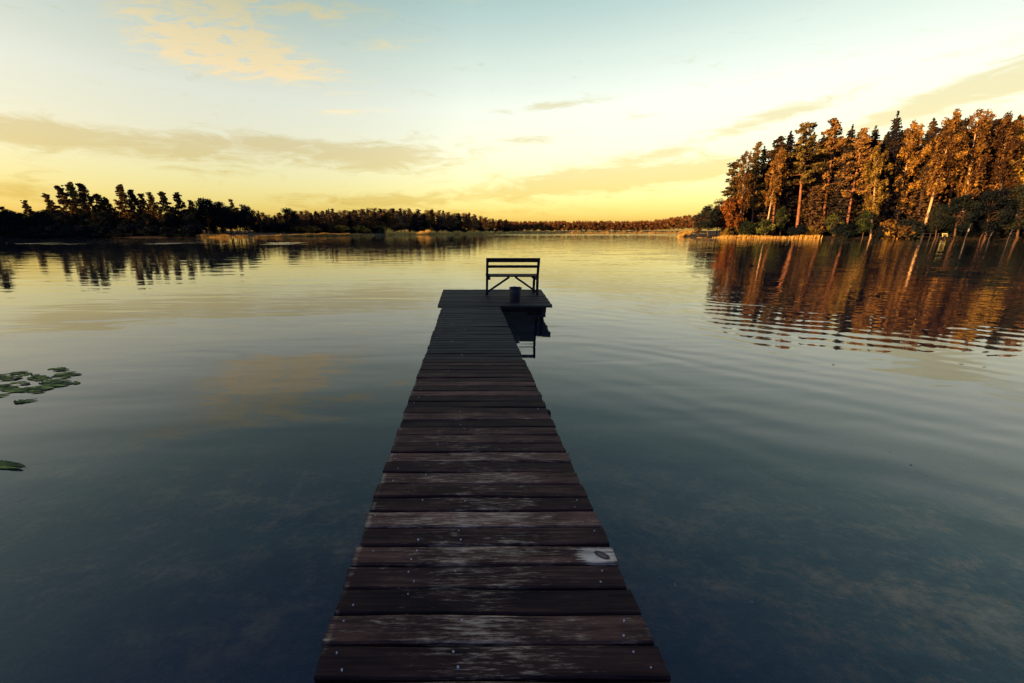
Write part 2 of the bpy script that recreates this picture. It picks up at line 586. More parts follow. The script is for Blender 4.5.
def water_mat():
    m, out = new_mat('lake water')
    t = nt.nodes.new('ShaderNodeTexCoord')
    pos = t.outputs['Object']

    def mapped(sc, rz=0.0, loc=(0, 0, 0)):
        mm = nt.nodes.new('ShaderNodeMapping')
        mm.inputs['Scale'].default_value = sc
        mm.inputs['Rotation'].default_value = (0, 0, rz)
        mm.inputs['Location'].default_value = loc
        L.new(pos, mm.inputs[0])
        return mm.outputs[0]
    sp = nt.nodes.new('ShaderNodeSeparateXYZ')
    L.new(pos, sp.inputs[0])
    ox, oy, oz = sp.outputs
    # slow swell, small ripples and a train of wavelets running off to the right
    w1 = noise(1.0, 2, 0.45, mapped((.35, 1.1, 1), R(-8)), 0.4)
    w2 = noise(1.0, 2, 0.4, mapped((.55, 2.7, 1), R(-8)), 0.3)
    wv = nt.nodes.new('ShaderNodeTexWave')
    wv.wave_type = 'BANDS'
    wv.bands_direction = 'Y'
    wv.wave_profile = 'SIN'
    wv.inputs['Scale'].default_value = 0.62
    wv.inputs['Distortion'].default_value = 8.5
    wv.inputs['Detail'].default_value = 2.0
    wv.inputs['Detail Scale'].default_value = 0.6
    L.new(mapped((1, 1, 1), R(38)), wv.inputs['Vector'])
    patch = noise(1.0, 2, 0.5, mapped((.05, .09, 1), R(20)), 0.6)
    right = smooth_range(ox, 0.0, 5.0)
    h = M('MULTIPLY', w1, 0.013)
    h = M('ADD', h, M('MULTIPLY', M('MULTIPLY', w2, smooth_range(patch, .30, .60)), 0.0034))
    h = M('ADD', h, M('MULTIPLY', M('MULTIPLY', M('MULTIPLY', wv.outputs['Fac'], right), smooth_range(noise(1.0, 2, .5, mapped((.22, .35, 1), R(25)), .5), .30, .66)), 0.0032))
    # a breeze ruffles strips of the lake off the left shore and before the far shore
    e1 = M('MULTIPLY', smooth_range(M('ADD', oy, M('MULTIPLY', patch, 12.0)), 62.0, 64.0), smooth_range(M('ADD', oy, M('MULTIPLY', patch, 12.0)), 74.0, 70.0))
    e1 = M('MULTIPLY', e1, smooth_range(ox, -15.0, -30.0))
    e1 = M('MULTIPLY', e1, smooth_range(noise(1.0, 2, 0.5, mapped((.16, .05, 1), 0, (3, 0, 0))), .50, .60))
    e2 = M('MULTIPLY', smooth_range(oy, 150.0, 190.0), smooth_range(ox, -20.0, 30.0))
    w3 = noise(1.0, 2, 0.5, mapped((1.2, 2.4, 1)), 0.2)
    h = M('ADD', h, M('MULTIPLY', M('MULTIPLY', w3, M('ADD', e1, M('MULTIPLY', e2, .4))), 0.10))
    nrm = bump(h, 1.0, 1.0)
    fr = nt.nodes.new('ShaderNodeFresnel')
    fr.inputs['IOR'].default_value = 1.52
    L.new(nrm, fr.inputs['Normal'])
    gl = nt.nodes.new('ShaderNodeBsdfGlossy')
    gl.inputs['Roughness'].default_value = 0.02
    gl.inputs['Color'].default_value = (1, 1, 1, 1)
    L.new(nrm, gl.inputs['Normal'])
    tr = nt.nodes.new('ShaderNodeBsdfTransparent')
    tr.inputs[0].default_value = (.90, .96, .92, 1)
    # fine silt in the water gives it a faint deep blue of its own
    df = nt.nodes.new('ShaderNodeBsdfDiffuse')
    df.inputs[0].default_value = (.003, .009, .036, 1)
    mx0 = nt.nodes.new('ShaderNodeMixShader')
    mx0.inputs[0].default_value = 0.22
    L.new(tr.outputs[0], mx0.inputs[1])
    L.new(df.outputs[0], mx0.inputs[2])
    mx = nt.nodes.new('ShaderNodeMixShader')
    # light coming up from below leaves freely (its bending at the surface is not traced)
    gm = nt.nodes.new('ShaderNodeNewGeometry')
    fac = M('MULTIPLY', fr.outputs[0], M('SUBTRACT', 1.0, gm.outputs['Backfacing']))
    L.new(M('ADD', fac, M('MULTIPLY', gm.outputs['Backfacing'], 0.06)), mx.inputs[0])
    L.new(mx0.outputs[0], mx.inputs[1])
    L.new(gl.outputs[0], mx.inputs[2])
    L.new(mx.outputs[0], out.inputs[0])
    return m


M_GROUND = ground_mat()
M_WATER = water_mat()

# ---------------------------------------------------------------- terrain and lake
SHORE = [(-6, -3.0), (-30, -7), (-80, 0), (-150, 15), (-190, 45), (-200, 80), (-178, 110), (-140, 120), (-112, 121), (-95, 119), (-80, 120),
         (-66, 127), (-55, 140), (-47, 156), (-38, 175), (-30, 196), (-18, 215), (-6, 250), (22, 330), (60, 372), (120, 392), (200, 405), (225, 380), (180, 300), (110, 200),
         (76, 140), (65, 121), (75, 113), (90, 110), (104, 104), (120, 96), (134, 92), (160, 86), (190, 66), (200, 30), (180, -2), (90, -8), (30, -6), (6, -3.2)]


def lake_sdf(x, y):
    """signed distance to the shoreline, negative on the lake"""
    P = np.array(SHORE, float)
    Q = np.roll(P, -1, axis=0)
    d = np.full(x.shape, 1e9)
    inside = np.zeros(x.shape, bool)
    for a, b in zip(P, Q):
        e = b - a
        t = np.clip(((x - a[0]) * e[0] + (y - a[1]) * e[1]) / (e @ e), 0, 1)
        d = np.minimum(d, np.hypot(x - a[0] - t * e[0], y - a[1] - t * e[1]))
        c = ((a[1] > y) != (b[1] > y)) & (x < e[0] * (y - a[1]) / (e[1] + 1e-12) + a[0])
        inside ^= c
    return np.where(inside, -d, d)


def land_h(x, y):
    x, y = np.asarray(x, float), np.asarray(y, float)
    s = lake_sdf(x, y)
    s = s + 0.7 * np.sin(x * .31 + 1.0) * np.cos(y * .27) + 0.35 * np.sin(x * .9) * np.sin(y * .8 + 2)
    up = 0.55 * (1 - np.exp(-np.maximum(s, 0) / 2.5)) + 0.012 * np.clip(s, 0, 120)
    dn = -2.6 * (1 - np.exp(np.minimum(s, 0) / 9.0))
    return np.where(s > 0, up, dn) + 0.06 * np.sin(x * 1.1) * np.sin(y * 1.3)


def axis_steps(lo, hi, near):
    a = [0.0]
    while a[-1] < hi:
        a.append(a[-1] + max(1.6, min(200, (a[-1] - near) * 0.12)))
    b = [0.0]
    while b[-1] > lo:
        b.append(b[-1] - max(1.6, min(200, (-b[-1] - near) * 0.12)))
    return np.array(b[:0:-1] + a)


gx, gy = axis_steps(-4000, 4000, 190), axis_steps(-3000, 5000, 400)
XX, YY = np.meshgrid(gx, gy)
ZZ = land_h(XX, YY)
nx, ny = len(gx), len(gy)
ii = (np.arange(ny - 1)[:, None] * nx + np.arange(nx - 1)[None, :]).ravel()
quads = np.stack([ii, ii + 1, ii + nx + 1, ii + nx], 1)
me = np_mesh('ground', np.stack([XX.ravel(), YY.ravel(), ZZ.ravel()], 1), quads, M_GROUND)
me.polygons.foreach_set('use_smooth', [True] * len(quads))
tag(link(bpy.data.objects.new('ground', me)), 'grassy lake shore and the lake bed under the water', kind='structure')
wq = MB()
wq.add([(-260, -60, 0), (330, -60, 0), (330, 460, 0), (-260, 460, 0)], [(0, 1, 2, 3)])
tag(wq.build('water', M_WATER), 'calm lake water mirroring the evening sky', kind='structure')

# ---------------------------------------------------------------- trees
RG = np.random.default_rng(11)
random.seed(5)


def cards(pts, size, rg, flat=0.0, aspect=0.55, loose=0.75):
    """one small leaf-shaped face for every row of pts (position, outward direction)"""
    pts = np.asarray(pts, float)
    n = len(pts)
    nrm = pts[:, 3:6] + rg.normal(size=(n, 3)) * loose
    nrm /= np.linalg.norm(nrm, axis=1)[:, None] + 1e-9
    a = np.cross(nrm, rg.normal(size=(n, 3)))
    a[:, 2] *= (1 - flat * .5)
    a /= np.linalg.norm(a, axis=1)[:, None] + 1e-9
    b = np.cross(nrm, a)
    p = pts[:, :3]
    s = size * rg.uniform(0.6, 1.35, n)[:, None]
    a *= s
    b *= s * aspect
    v = np.stack([p - a, p - b * .9 + a * .1, p + a, p + b * .9 + a * .1], 1).reshape(-1, 3)
    q = np.arange(4 * n).reshape(-1, 4)
    return v, q


def blob(c, r, n, rg, power=0.5):
    d = rg.normal(size=(n, 3))
    d /= np.linalg.norm(d, axis=1)[:, None]
    return np.concatenate([np.array(c) + d * (rg.random(n) ** power)[:, None] * np.array(r), d], 1)


def trunk_path(H, rg, lean=0.0, wob=0.012, n=7):
    a = rg.uniform(0, 6.28)
    k = rg.uniform(-wob, wob, (n, 2)).cumsum(0) * H * 0.5
    p = []
    for i in range(n):
        t = i / (n - 1)
        p.append(np.array([k[i, 0] * t + lean * H * t, k[i, 1] * t, H * t - 0.4]))
    return p


def on_path(path, t):
    f = t * (len(path) - 1)
    i = min(int(f), len(path) - 2)
    return path[i] + (path[i + 1] - path[i]) * (f - i)


def make_pine(seed, H, start=0.42, R0=3.0, lean=0.0, nb=30, dens=58):
    rg = np.random.default_rng(seed)
    tr = MB()
    path = trunk_path(H * 0.97, rg, lean)
    tr.tube(path, [0.012 * H * (1 - 0.86 * i / 6) + .02 for i in range(7)], 7)
    pts = []
    for k in range(nb):
        t = start + (0.99 - start) * (k + rg.uniform(0, 1)) / nb
        u = (t - start) / (1 - start)
        ln = R0 * (0.55 + 0.6 * math.sin(min(1, u * 1.25 + .12) * math.pi) ** 0.8) * (1 - 0.55 * u ** 2) * rg.uniform(0.55, 1.15)
        p = on_path(path, t)
        az_ = k * 2.4 + rg.uniform(-.5, .5)
        up = rg.uniform(-0.15, 0.35) + 0.25 * u
        d = np.array([math.cos(az_), math.sin(az_), up])
        e = p + d * ln
        mid = p + d * ln * .55 + np.array([0, 0, -.08 * ln])
        tr.tube([p, mid, e], [.07 * (1.3 - u), .045, .015], 4, cap=False)
        m = 40
        q = rg.uniform(.3, 1.05, m)
        w = rg.normal(size=(m, 3)) * np.array([.34, .34, .24])
        pts.append(np.concatenate([p + (e - p) * q[:, None] + w, w * 2 + np.array([0, 0, .4])], 1))
        for q in (0.38, 0.58, 0.8, 1.0):
            if q < 0.6 and rg.random() < 0.3:
                continue
            c = p + (e - p) * q + rg.normal(size=3) * .3
            r = rg.uniform(.42, .85) * (1.15 - .45 * u)
            m = blob((0, 0, 0), (r * 1.25, r * .8, r * .55), int(dens * r * 1.15), rg)
            ca_, sa_ = math.cos(az_), math.sin(az_)
            m[:, 0], m[:, 1] = m[:, 0] * ca_ - m[:, 1] * sa_, m[:, 0] * sa_ + m[:, 1] * ca_
            m[:, 2] += m[:, 0] * 0 + .12 + .25 * (np.hypot(m[:, 0], m[:, 1]) - .5 * r)
            m[:, :3] += c
            pts.append(m)
    top = on_path(path, 1.0)
    pts.append(blob(top + np.array([0, 0, -.2]), (.6, .6, .7), dens, rg))
    # a few dead snags below the crown
    for k in range(5):
        t = rg.uniform(.2, start)
        p = on_path(path, t)
        a = rg.uniform(0, 6.28)
        tr.tube([p, p + np.array([math.cos(a), math.sin(a), rg.uniform(-.2, .2)]) * rg.uniform(.5, 1.4)], [.04, .012], 4, cap=False)
    return tr, cards(np.concatenate(pts), .27, rg, .25)


def make_spruce(seed, H, start=0.08, R0=3.0, dens=17):
    rg = np.random.default_rng(seed)
    tr = MB()
    path = trunk_path(H, rg, 0, .006)
    tr.tube(path, [0.012 * H * (1 - 0.93 * i / 6) + .015 for i in range(7)], 7)
    pts = []
    z = start * H
    while z < H * 0.985:
        u = (z / H - start) / (1 - start)
        Rz = R0 * (1 - u) ** 0.75 * rg.uniform(.75, 1.15) + .18
        nb = 7 if u < .7 else 5
        off = rg.uniform(0, 6.28)
        for k in range(nb):
            a = off + 6.283 * k / nb + rg.uniform(-.3, .3)
            ln = Rz * rg.uniform(.55, 1.15)
            p = on_path(path, z / H)
            dr = np.array([math.cos(a), math.sin(a), 0])
            sag = -.32 * ln
            s = rg.random(dens + int(4 * ln)) ** .6
            w = rg.normal(size=(len(s), 3)) * np.array([.22, .22, .13]) * (.5 + .5 * ln / 2.5)
            pos = (p + dr * (s * ln)[:, None] + np.array([0, 0, 1.0]) * (sag * s ** 1.3 + .16 * ln * s ** 4)[:, None] + w - np.array([0, 0, .12]) * s[:, None])
            pts.append(np.concatenate([pos, np.tile(dr * .8 + np.array([0, 0, .5]), (len(s), 1)) + w * 2.0], 1))
            if rg.random() < .5:
                tr.tube([p, p + dr * ln * .8 + np.array([0, 0, sag * .7])], [.03, .01], 3, cap=False)
        z += (.62 - .25 * u) * H / 24 + .1
    pts.append(blob((path[-1][0], path[-1][1], H - .5), (.12, .12, .6), 20, rg))
    return tr, cards(np.concatenate(pts), .27, rg, .35)


def make_birch(seed, H, start=0.34, R0=2.8, lean=0.0, dens=125, nl=22):
    rg = np.random.default_rng(seed)
    tr = MB()
    path = trunk_path(H * .96, rg, lean, .014)
    tr.tube(path, [0.0115 * H * (1 - 0.9 * i / 6) + .02 for i in range(7)], 8)
    pts = []
    for k in range(nl):
        t = start + (0.97 - start) * (k + rg.uniform(0, 1)) / nl
        u = (t - start) / (1 - start)
        ln = R0 * (0.5 + .75 * math.sin(min(1.0, u * .95 + .08) * math.pi)) * rg.uniform(.6, 1.1)
        a = k * 2.4 + rg.uniform(-.5, .5)
        p = on_path(path, t)
        e = p + np.array([math.cos(a) * ln * .8, math.sin(a) * ln * .8, ln * rg.uniform(.35, .8)])
        tr.tube([p, (p + e) / 2 + np.array([0, 0, .12 * ln]), e], [.045, .028, .01], 4, cap=False)
        for q in (.42, .72, 1.0):
            c = p + (e - p) * q + rg.normal(size=3) * .25
            r = rg.uniform(.55, .95)
            pts.append(blob(c - np.array([0, 0, .35]), (r * .85, r * .85, r * 1.05), int(dens * r * .75), rg, .6))
            for h in range(2):
                hx = c + rg.normal(size=3) * np.array([.5, .5, .2])
                m = 12
                od = np.array([hx[0], hx[1], 0.2])
                od = od / (np.linalg.norm(od) + 1e-6)
                pts.append(np.concatenate([hx + np.stack([rg.normal(size=m) * .10, rg.normal(size=m) * .10, -rg.random(m) * 2.0 - .3], 1), np.tile(od, (m, 1))], 1))
    top = on_path(path, 1.0)
    pts.append(blob(top, (.6, .6, .9), dens, rg))
    return tr, cards(np.concatenate(pts), .21, rg, 0)


def make_broad(seed, H, Rw, base=0.04, dens=95, n=34, size=.26):
    rg = np.random.default_rng(seed)
    tr = MB()
    path = trunk_path(H * .6, rg, 0, .02)
    tr.tube(path, [0.018 * H * (1 - 0.7 * i / 6) + .02 for i in range(7)], 7)
    pts = []
    cz, rz = H * (base + 1) / 2, H * (1 - base) / 2
    for k in range(n):
        d = rg.normal(size=3)
        d /= np.linalg.norm(d)
        q = rg.uniform(.45, .86)
        c = np.array([0, 0, cz]) + d * np.array([Rw, Rw, rz]) * q
        r = rg.uniform(.16, .30) * (Rw + rz) * .62
        pts.append(blob(c, (r, r, r * .7), int(dens * max(.4, r)), rg, .45))
        s = on_path(path, rg.uniform(.4, 1))
        tr.tube([s, (s + c) / 2 + np.array([0, 0, -.1]), c], [.05, .035, .012], 4, cap=False)
    return tr, cards(np.concatenate(pts), size, rg, .1)


def make_bush(seed, H, Rw, dens=120, n=16, size=.2):
    rg = np.random.default_rng(seed)
    tr = MB()
    pts = []
    for k in range(n):
        a, q = rg.uniform(0, 6.28), rg.uniform(.1, .85)
        c = np.array([math.cos(a) * Rw * q, math.sin(a) * Rw * q, H * rg.uniform(.25, .85) * (1 - .35 * q)])
        r = rg.uniform(.25, .42) * min(H, Rw) + .15
        pts.append(blob(c, (r, r, r * .8), int(dens * max(.3, r)), rg, .5))
        if k % 2 == 0:
            tr.tube([(c[0] * .15, c[1] * .15, -.3), (c[0] * .6, c[1] * .6, c[2] * .5), c], [.05, .03, .01], 4, cap=False)
    pts.append(blob((0, 0, H * .3), (Rw * .8, Rw * .8, H * .35), dens, rg, .5))
    return tr, cards(np.concatenate(pts), size, rg, .1)


PROTO = {}


def proto(key, made, bark, leaf, H):
    tr, (v, q) = made
    PROTO.setdefault(key, []).append((tr.mesh(key + '_trunk', bark, True), np_mesh(key + '_crown', v, q, leaf), H))


for i in range(5):
    proto('pine', make_pine(100 + i, 24, [.40, .34, .46, .38, .30][i], [3.0, 2.7, 3.2, 3.4, 2.8][i], [0, .015, -.01, .02, 0][i]), B_PINE, F_PINE, 24)
for i in range(4):
    proto('spruce', make_spruce(200 + i, 24, [.06, .1, .05, .14][i], [3.0, 2.6, 3.3, 2.8][i]), B_DARK, F_SPRUCE, 24)
for i in range(4):
    proto('birch', make_birch(300 + i, 22, [.36, .30, .40, .28][i], [2.8, 3.2, 2.6, 3.0][i], [.0, .02, .05, -.01][i]), B_BIRCH, F_BIRCH, 22)
for i in range(2):
    proto('rust_tree', make_birch(340 + i, 12, .38, 1.9, 0), B_PINE, F_RUST, 12)
for i in range(3):
    proto('broadleaf', make_broad(400 + i, 14, [4.6, 4.0, 5.0][i]), B_DARK, F_DIM, 14)
for i in range(3):
    proto('brown_broadleaf', make_broad(420 + i, 14, [4.6, 4.0, 5.2][i], .02), B_DARK, F_BROWN, 14)
for i in range(2):
    proto('green_broadleaf', make_broad(430 + i, 10, [4.6, 4.0][i], .1), B_DARK, F_GREEN, 10)
for i in range(3):
    proto('shrub', make_bush(450 + i, 3.2, [2.2, 1.8, 2.6][i]), B_DARK, F_GREEN, 3.2)
for i in range(2):
    proto('dim_shrub', make_bush(470 + i, 3.0, [2.4, 2.0][i]), B_DARK, F_DIM, 3.0)
for i in range(2):
    proto('gold_shrub', make_bush(480 + i, 2.2, [1.8, 1.5][i]), B_PINE, F_BIRCH, 2.2)
# a thin fan-limbed pine for the wind-bent left shore
for i in range(4):
    proto('old_pine', make_pine(150 + i, 18, .22, 3.5, [.0, .02, .01, -.02][i], 42, 78), B_PINE, F_PINE, 18)

NAMES = {'pine': ('pine_tree', 'pine'), 'old_pine': ('pine_tree', 'pine'), 'spruce': ('spruce_tree', 'spruce'), 'birch': ('birch_tree', 'birch'), 'rust_tree': ('autumn_tree', 'tree'),
         'broadleaf': ('broadleaf_tree', 'tree'), 'green_broadleaf': ('broadleaf_tree', 'tree'), 'brown_broadleaf': ('broadleaf_tree', 'tree'), 'shrub': ('shrub', 'shrub'), 'dim_shrub': ('shrub', 'shrub'),
         'gold_shrub': ('shrub', 'shrub')}
cnt = {}


def plant(kind, x, y, H, label, group=None, var=None, wide=1.0, rz=None, shift=0.0):
    """a tree standing at x, y: an Empty at its foot that parents trunk and crown"""
    lst = PROTO[kind]
    if var is None:
        cnt[kind] = cnt.get(kind, -1) + 1
        var = cnt[kind]
    tm, cm, h0 = lst[var % len(lst)]
    nm, cat = NAMES[kind]
    z = max(0.05, float(land_h(x, y)))
    o = empty(nm, (x, y, z), random.uniform(0, 6.28) if rz is None else rz)
    s = H / h0
    o.rotation_mode = 'ZYX'
    o.rotation_euler[1] = math.atan2(shift, H)
    o.scale = (s * wide, s * wide, s)
    tag(o, label, cat, group)
    link(bpy.data.objects.new('trunk', tm), o)
    link(bpy.data.objects.new('crown', cm), o)
    return o


def tree_px(kind, px, top, Y, label, group=None, var=None, wide=1.0, rz=None, tip=None):
    """tree whose foot is seen at column px (near the water line) at depth Y, its tip at row top (and column tip, if it leans)"""
    x = (px - PX0) / ray(px, 236)[1] * Y
    H = at_depth(px, top, Y)[1] - max(0.05, float(land_h(x, Y)))
    sh = 0.0 if tip is None else at_depth(tip, top, Y)[0] - x
    return plant(kind, x, Y, H, label, group, var, wide, rz, sh)


# --- right shore, front row (foot column, tip row, depth)
RF = [
    # kind, foot column, tip column, tip row, depth, label, variant, width
    ('broadleaf', 708, 706, 200, 119, 'dark round tree at the tip of the right shore, left of the leaning rust tree', 0, 1.0),
    ('brown_broadleaf', 722, 719, 196, 122, 'brown green tree close behind the leaning rust tree', 2, .9),
    ('brown_broadleaf', 698, 696, 214, 122, 'low dark tree that ends the right shore wood at the tip', 1, .9),
    ('rust_tree', 740, 723, 193, 117, 'rust orange tree leaning left over the water at the point', 1, 1.2),
    ('pine', 729, 732, 159, 121, 'pine with layered branches spreading left behind the leaning rust tree', 1, 1.25),
    ('birch', 739, 746, 148, 117, 'slim birch with a straight pale trunk just right of the leaning rust tree', 0, .8),
    ('pine', 751, 757, 139, 120, 'reddish narrow pine between the two slimmest pale birches', 4, .9),
    ('spruce', 757, 765, 145, 121, 'small topped spruce hidden between the two slimmest pale birches', 0, 1.0),
    ('birch', 765, 777, 145, 115, 'thin birch whose pale trunk leans right, second birch from the point', 2, .8),
    ('pine', 772, 779, 132, 119, 'tall pine with a ragged top behind the second birch from the point', 0, 1.0),
    ('spruce', 780, 791, 129, 119, 'dark spruce tip beside the ragged pine top', 1, 1.1),
    ('pine', 796, 811, 117, 113, 'high red trunked pine with a lobed top, left of two tall skyline pines', 2, 1.05),
    ('pine', 821, 840, 114, 113, 'high red trunked pine leaning right, right of two tall skyline pines', 3, 1.05),
    ('spruce', 808, 824, 134, 114, 'dark spruce in the notch between the two tall skyline pines', 3, 1.1),
    ('spruce', 834, 853, 124, 110, 'dark spruce just right of the tall skyline pines', 1, 1.1),
    ('pine', 845, 863, 124, 108, 'rounded dark pine left of the low orange birch', 0, 1.0),
    ('birch', 871, 880, 141, 104, 'low orange birch with a pale trunk rising from the bright green bushy tree', 3, .8),
    ('spruce', 858, 875, 125, 110, 'dark spruce behind the low orange birch', 0, 1.1),
    ('spruce', 884, 899, 110, 108, 'spruce with a sharp dark tip above the low orange birch', 2, 1.05),
    ('birch', 894, 912, 117, 107, 'broad rusty birch between the sharp spruce tip and the big leaning birch', 1, .85),
    ('birch', 922, 950, 107, 100, 'large birch with a bright trunk leaning right and bare down to the shore', 2, .85),
    ('spruce', 915, 934, 116, 105, 'dark spruce left of the large leaning birch', 3, 1.05),
    ('birch', 960, 979, 103, 99, 'golden birch with a high crown and short lit trunk above the dim trees', 0, .85),
    ('pine', 944, 966, 114, 106, 'dusky pine filling the gap behind the large leaning birch', 2, .9),
    ('birch', 996, 1009, 104, 98, 'last golden birch before the picture edge, its trunk lit behind dim trees', 0, .85),
    ('pine', 972, 993, 114, 105, 'dark pine between the two golden birches on the right', 1, .9),
    ('birch', 1014, 1034, 108, 98, 'orange birch cut by the right picture edge', 1, .95),
    ('spruce', 998, 1020, 112, 106, 'shadowed spruce between the last two birches on the right', 3, 1.0),
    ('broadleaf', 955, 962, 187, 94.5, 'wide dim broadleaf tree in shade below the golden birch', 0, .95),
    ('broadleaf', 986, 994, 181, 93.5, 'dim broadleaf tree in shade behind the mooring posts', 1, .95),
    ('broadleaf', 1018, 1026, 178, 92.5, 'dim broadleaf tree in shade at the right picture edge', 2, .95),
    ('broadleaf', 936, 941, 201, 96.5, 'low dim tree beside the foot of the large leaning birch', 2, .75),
    ('shrub', 744, 745, 219, 115.5, 'green shrub at the foot of the slim straight birch', 0, .9),
    ('shrub', 762, 763, 217, 114.5, 'green shrub at the foot of the second birch from the point', 2, .9),
    ('green_broadleaf', 780, 783, 204, 114, 'low brown green tree before the ragged topped pine', 1, .6),
    ('gold_shrub', 727, 727, 228, 116.5, 'small golden shrub beside the leaning trunk at the point', 0, 1.0),
    ('gold_shrub', 812, 812, 225, 111.5, 'golden shrub below the left one of the tall skyline pines', 1, 1.0),
    ('green_broadleaf', 834, 837, 208, 110, 'rounded green tree below the two skyline pines', 0, .7),
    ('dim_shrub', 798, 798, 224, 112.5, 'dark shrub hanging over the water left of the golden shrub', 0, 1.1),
    ('green_broadleaf', 863, 867, 207, 102.5, 'bright green bushy tree round the low orange birch trunk', 1, .62),
    ('dim_shrub', 884, 885, 224, 101, 'dark shrub right of the bright green bushy tree', 1, 1.1),
    ('gold_shrub', 893, 894, 220, 100.5, 'small lit yellow shrub left of the large leaning birch', 0, .9),
    ('dim_shrub', 908, 910, 219, 99.5, 'dark shrub touching the foot of the large leaning birch', 0, 1.3),
    ('dim_shrub', 846, 847, 222, 107, 'dark waterside shrub left of the bright green bushy tree', 1, 1.2),
    ('spruce', 1046, 1052, 100, 98, 'dark spruce just beyond the right picture edge, seen mirrored in the lake', 2, 1.2),
    ('spruce', 1072, 1080, 95, 97, 'second dark spruce beyond the right picture edge, seen mirrored in the lake', 3, 1.2),
    ('pine', 1096, 1104, 92, 97, 'pine beyond the right picture edge, seen mirrored in the lake', 1, 1.0),
]
for kind, px, tip, top, Y, lab, var, wide in RF:
    tree_px(kind, px, top, Y, lab, 'trees of the right shore wood', var, wide, None, tip)
# further rows close the wood
INNER = {'pine': 'pine standing deep inside the right shore wood, mostly hidden by the front row',
         'spruce': 'spruce standing deep inside the right shore wood, mostly hidden by the front row',
         'birch': 'birch standing deep inside the right shore wood, mostly hidden by the front row'}
sk_px = [724, 732, 745, 757, 780, 808, 836, 858, 890, 915, 945, 975, 1005, 1060]
sk_py = [200, 182, 166, 152, 142, 130, 128, 132, 124, 124, 116, 112, 112, 112]
k = 0
for row, (dy_, drop) in enumerate(((6, 10), (11, 14), (18, 16), (26, 18))):
    px = 728 + row * 5
    while px < (1115 if row < 2 else 1030):
        Y = np.interp(px, [700, 1024], [122, 97]) + dy_ + random.uniform(-2, 2)
        kind = ['spruce', 'pine', 'spruce', 'spruce', 'spruce'][k % 5] if row else ['spruce', 'pine', 'spruce', 'spruce'][k % 4]
        k += 1
        lean = (px - PX0) * 0.06
        top = np.interp(px + lean, sk_px, sk_py) + random.uniform(3, drop + 6)
        tree_px(kind, px, top, Y, INNER[kind], 'inner %ss of the right shore wood' % kind, None, random.uniform(.95, 1.2))
        px += random.uniform(11, 15)
px = 716
while px < 1110:
    Y = np.interp(px, [700, 1024, 1110], [122, 96, 94]) + random.uniform(3, 7)
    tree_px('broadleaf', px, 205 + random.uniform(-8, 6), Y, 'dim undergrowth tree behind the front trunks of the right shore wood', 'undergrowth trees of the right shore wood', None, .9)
    px += random.uniform(11, 15)

# --- left shore (foot column, tip column, tip row, depth)
LF = [
    ('old_pine', -8, -26, 178, 137, 'tall pine just outside the left picture edge, seen mirrored in the lake', 1, 1.1),
    ('old_pine', -22, -44, 186, 139, 'shorter pine outside the left picture edge, seen mirrored in the lake', 3, 1.1),
    # kind, foot column, tip column, tip row, depth, label, variant, width
    ('broadleaf', 12, 4, 206, 140, 'dark rounded tree at the left picture edge', 0, 1.2),
    ('old_pine', 38, 23, 199, 138, 'lone dark pine with a tufted top left of the wind bent group', 0, .9),
    ('old_pine', 68, 44, 191, 140, 'wind bent pine, leftmost of the bent group on the left shore', 2, .95),
    ('old_pine', 82, 57, 183, 136, 'tall wind bent pine, second from the left in the bent group', 0, .95),
    ('old_pine', 92, 68, 180, 138, 'tallest wind bent pine, in the middle of the bent group', 1, .9),
    ('old_pine', 101, 79, 181, 135, 'wind bent pine with an orange lit crown, right of the tallest one', 3, .95),
    ('old_pine', 116, 94, 191, 137, 'shorter wind bent pine trailing the bent group', 2, .95),
    ('old_pine', 122, 103, 195, 139, 'lowest wind bent pine at the right end of the bent group', 0, .95),
    ('old_pine', 136, 119, 183, 136, 'slender high pine with a small top right of the bent group', 1, .9),
    ('old_pine', 145, 129, 188, 138, 'pine with a bare stem beside the slender high pine', 3, .9),
    ('old_pine', 153, 139, 192, 138, 'short pine between the slender high pine and the lit column pine', 2, .9),
    ('old_pine', 162, 149, 191, 136, 'pine with a lit column of branches down to the bank', 0, .9),
    ('old_pine', 173, 160, 190, 138, 'two lobed pine left of the dense dark crowns', 2, .95),
    ('old_pine', 189, 177, 191, 140, 'pine with tilted branches beside the dense dark crowns', 1, .95),
    ('old_pine', 199, 190, 199, 142, 'low pine left of the dense dark domed tree', 3, .95),
    ('broadleaf', 211, 203, 193, 146, 'dense dark tree with a domed top, highest above the left reed bank', 1, 1.1),
    ('broadleaf', 224, 217, 199, 150, 'reddish lit round tree left of the end of the left wood', 2, .9),
    ('pine', 237, 231, 198, 154, 'reddish lit pine just before the left wood ends', 2, 1.0),
    ('broadleaf', 251, 246, 200, 152, 'dark tree that ends the tall left wood above the reeds', 0, .8),
]
for kind, px, tip, top, Y, lab, var, wide in LF:
    tree_px(kind, px, top, Y, lab, 'trees of the left shore wood', var, wide, None, tip)
k = 0
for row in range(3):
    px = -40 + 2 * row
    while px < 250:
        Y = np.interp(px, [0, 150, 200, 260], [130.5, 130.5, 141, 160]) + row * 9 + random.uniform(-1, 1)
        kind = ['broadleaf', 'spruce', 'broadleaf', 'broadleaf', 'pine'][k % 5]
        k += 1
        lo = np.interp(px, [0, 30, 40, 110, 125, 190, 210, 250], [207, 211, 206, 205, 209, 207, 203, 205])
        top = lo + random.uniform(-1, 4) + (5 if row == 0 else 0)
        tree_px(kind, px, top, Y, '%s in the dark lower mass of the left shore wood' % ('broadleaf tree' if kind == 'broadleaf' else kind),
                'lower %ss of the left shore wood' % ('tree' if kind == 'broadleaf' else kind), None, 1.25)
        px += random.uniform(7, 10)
px = -6
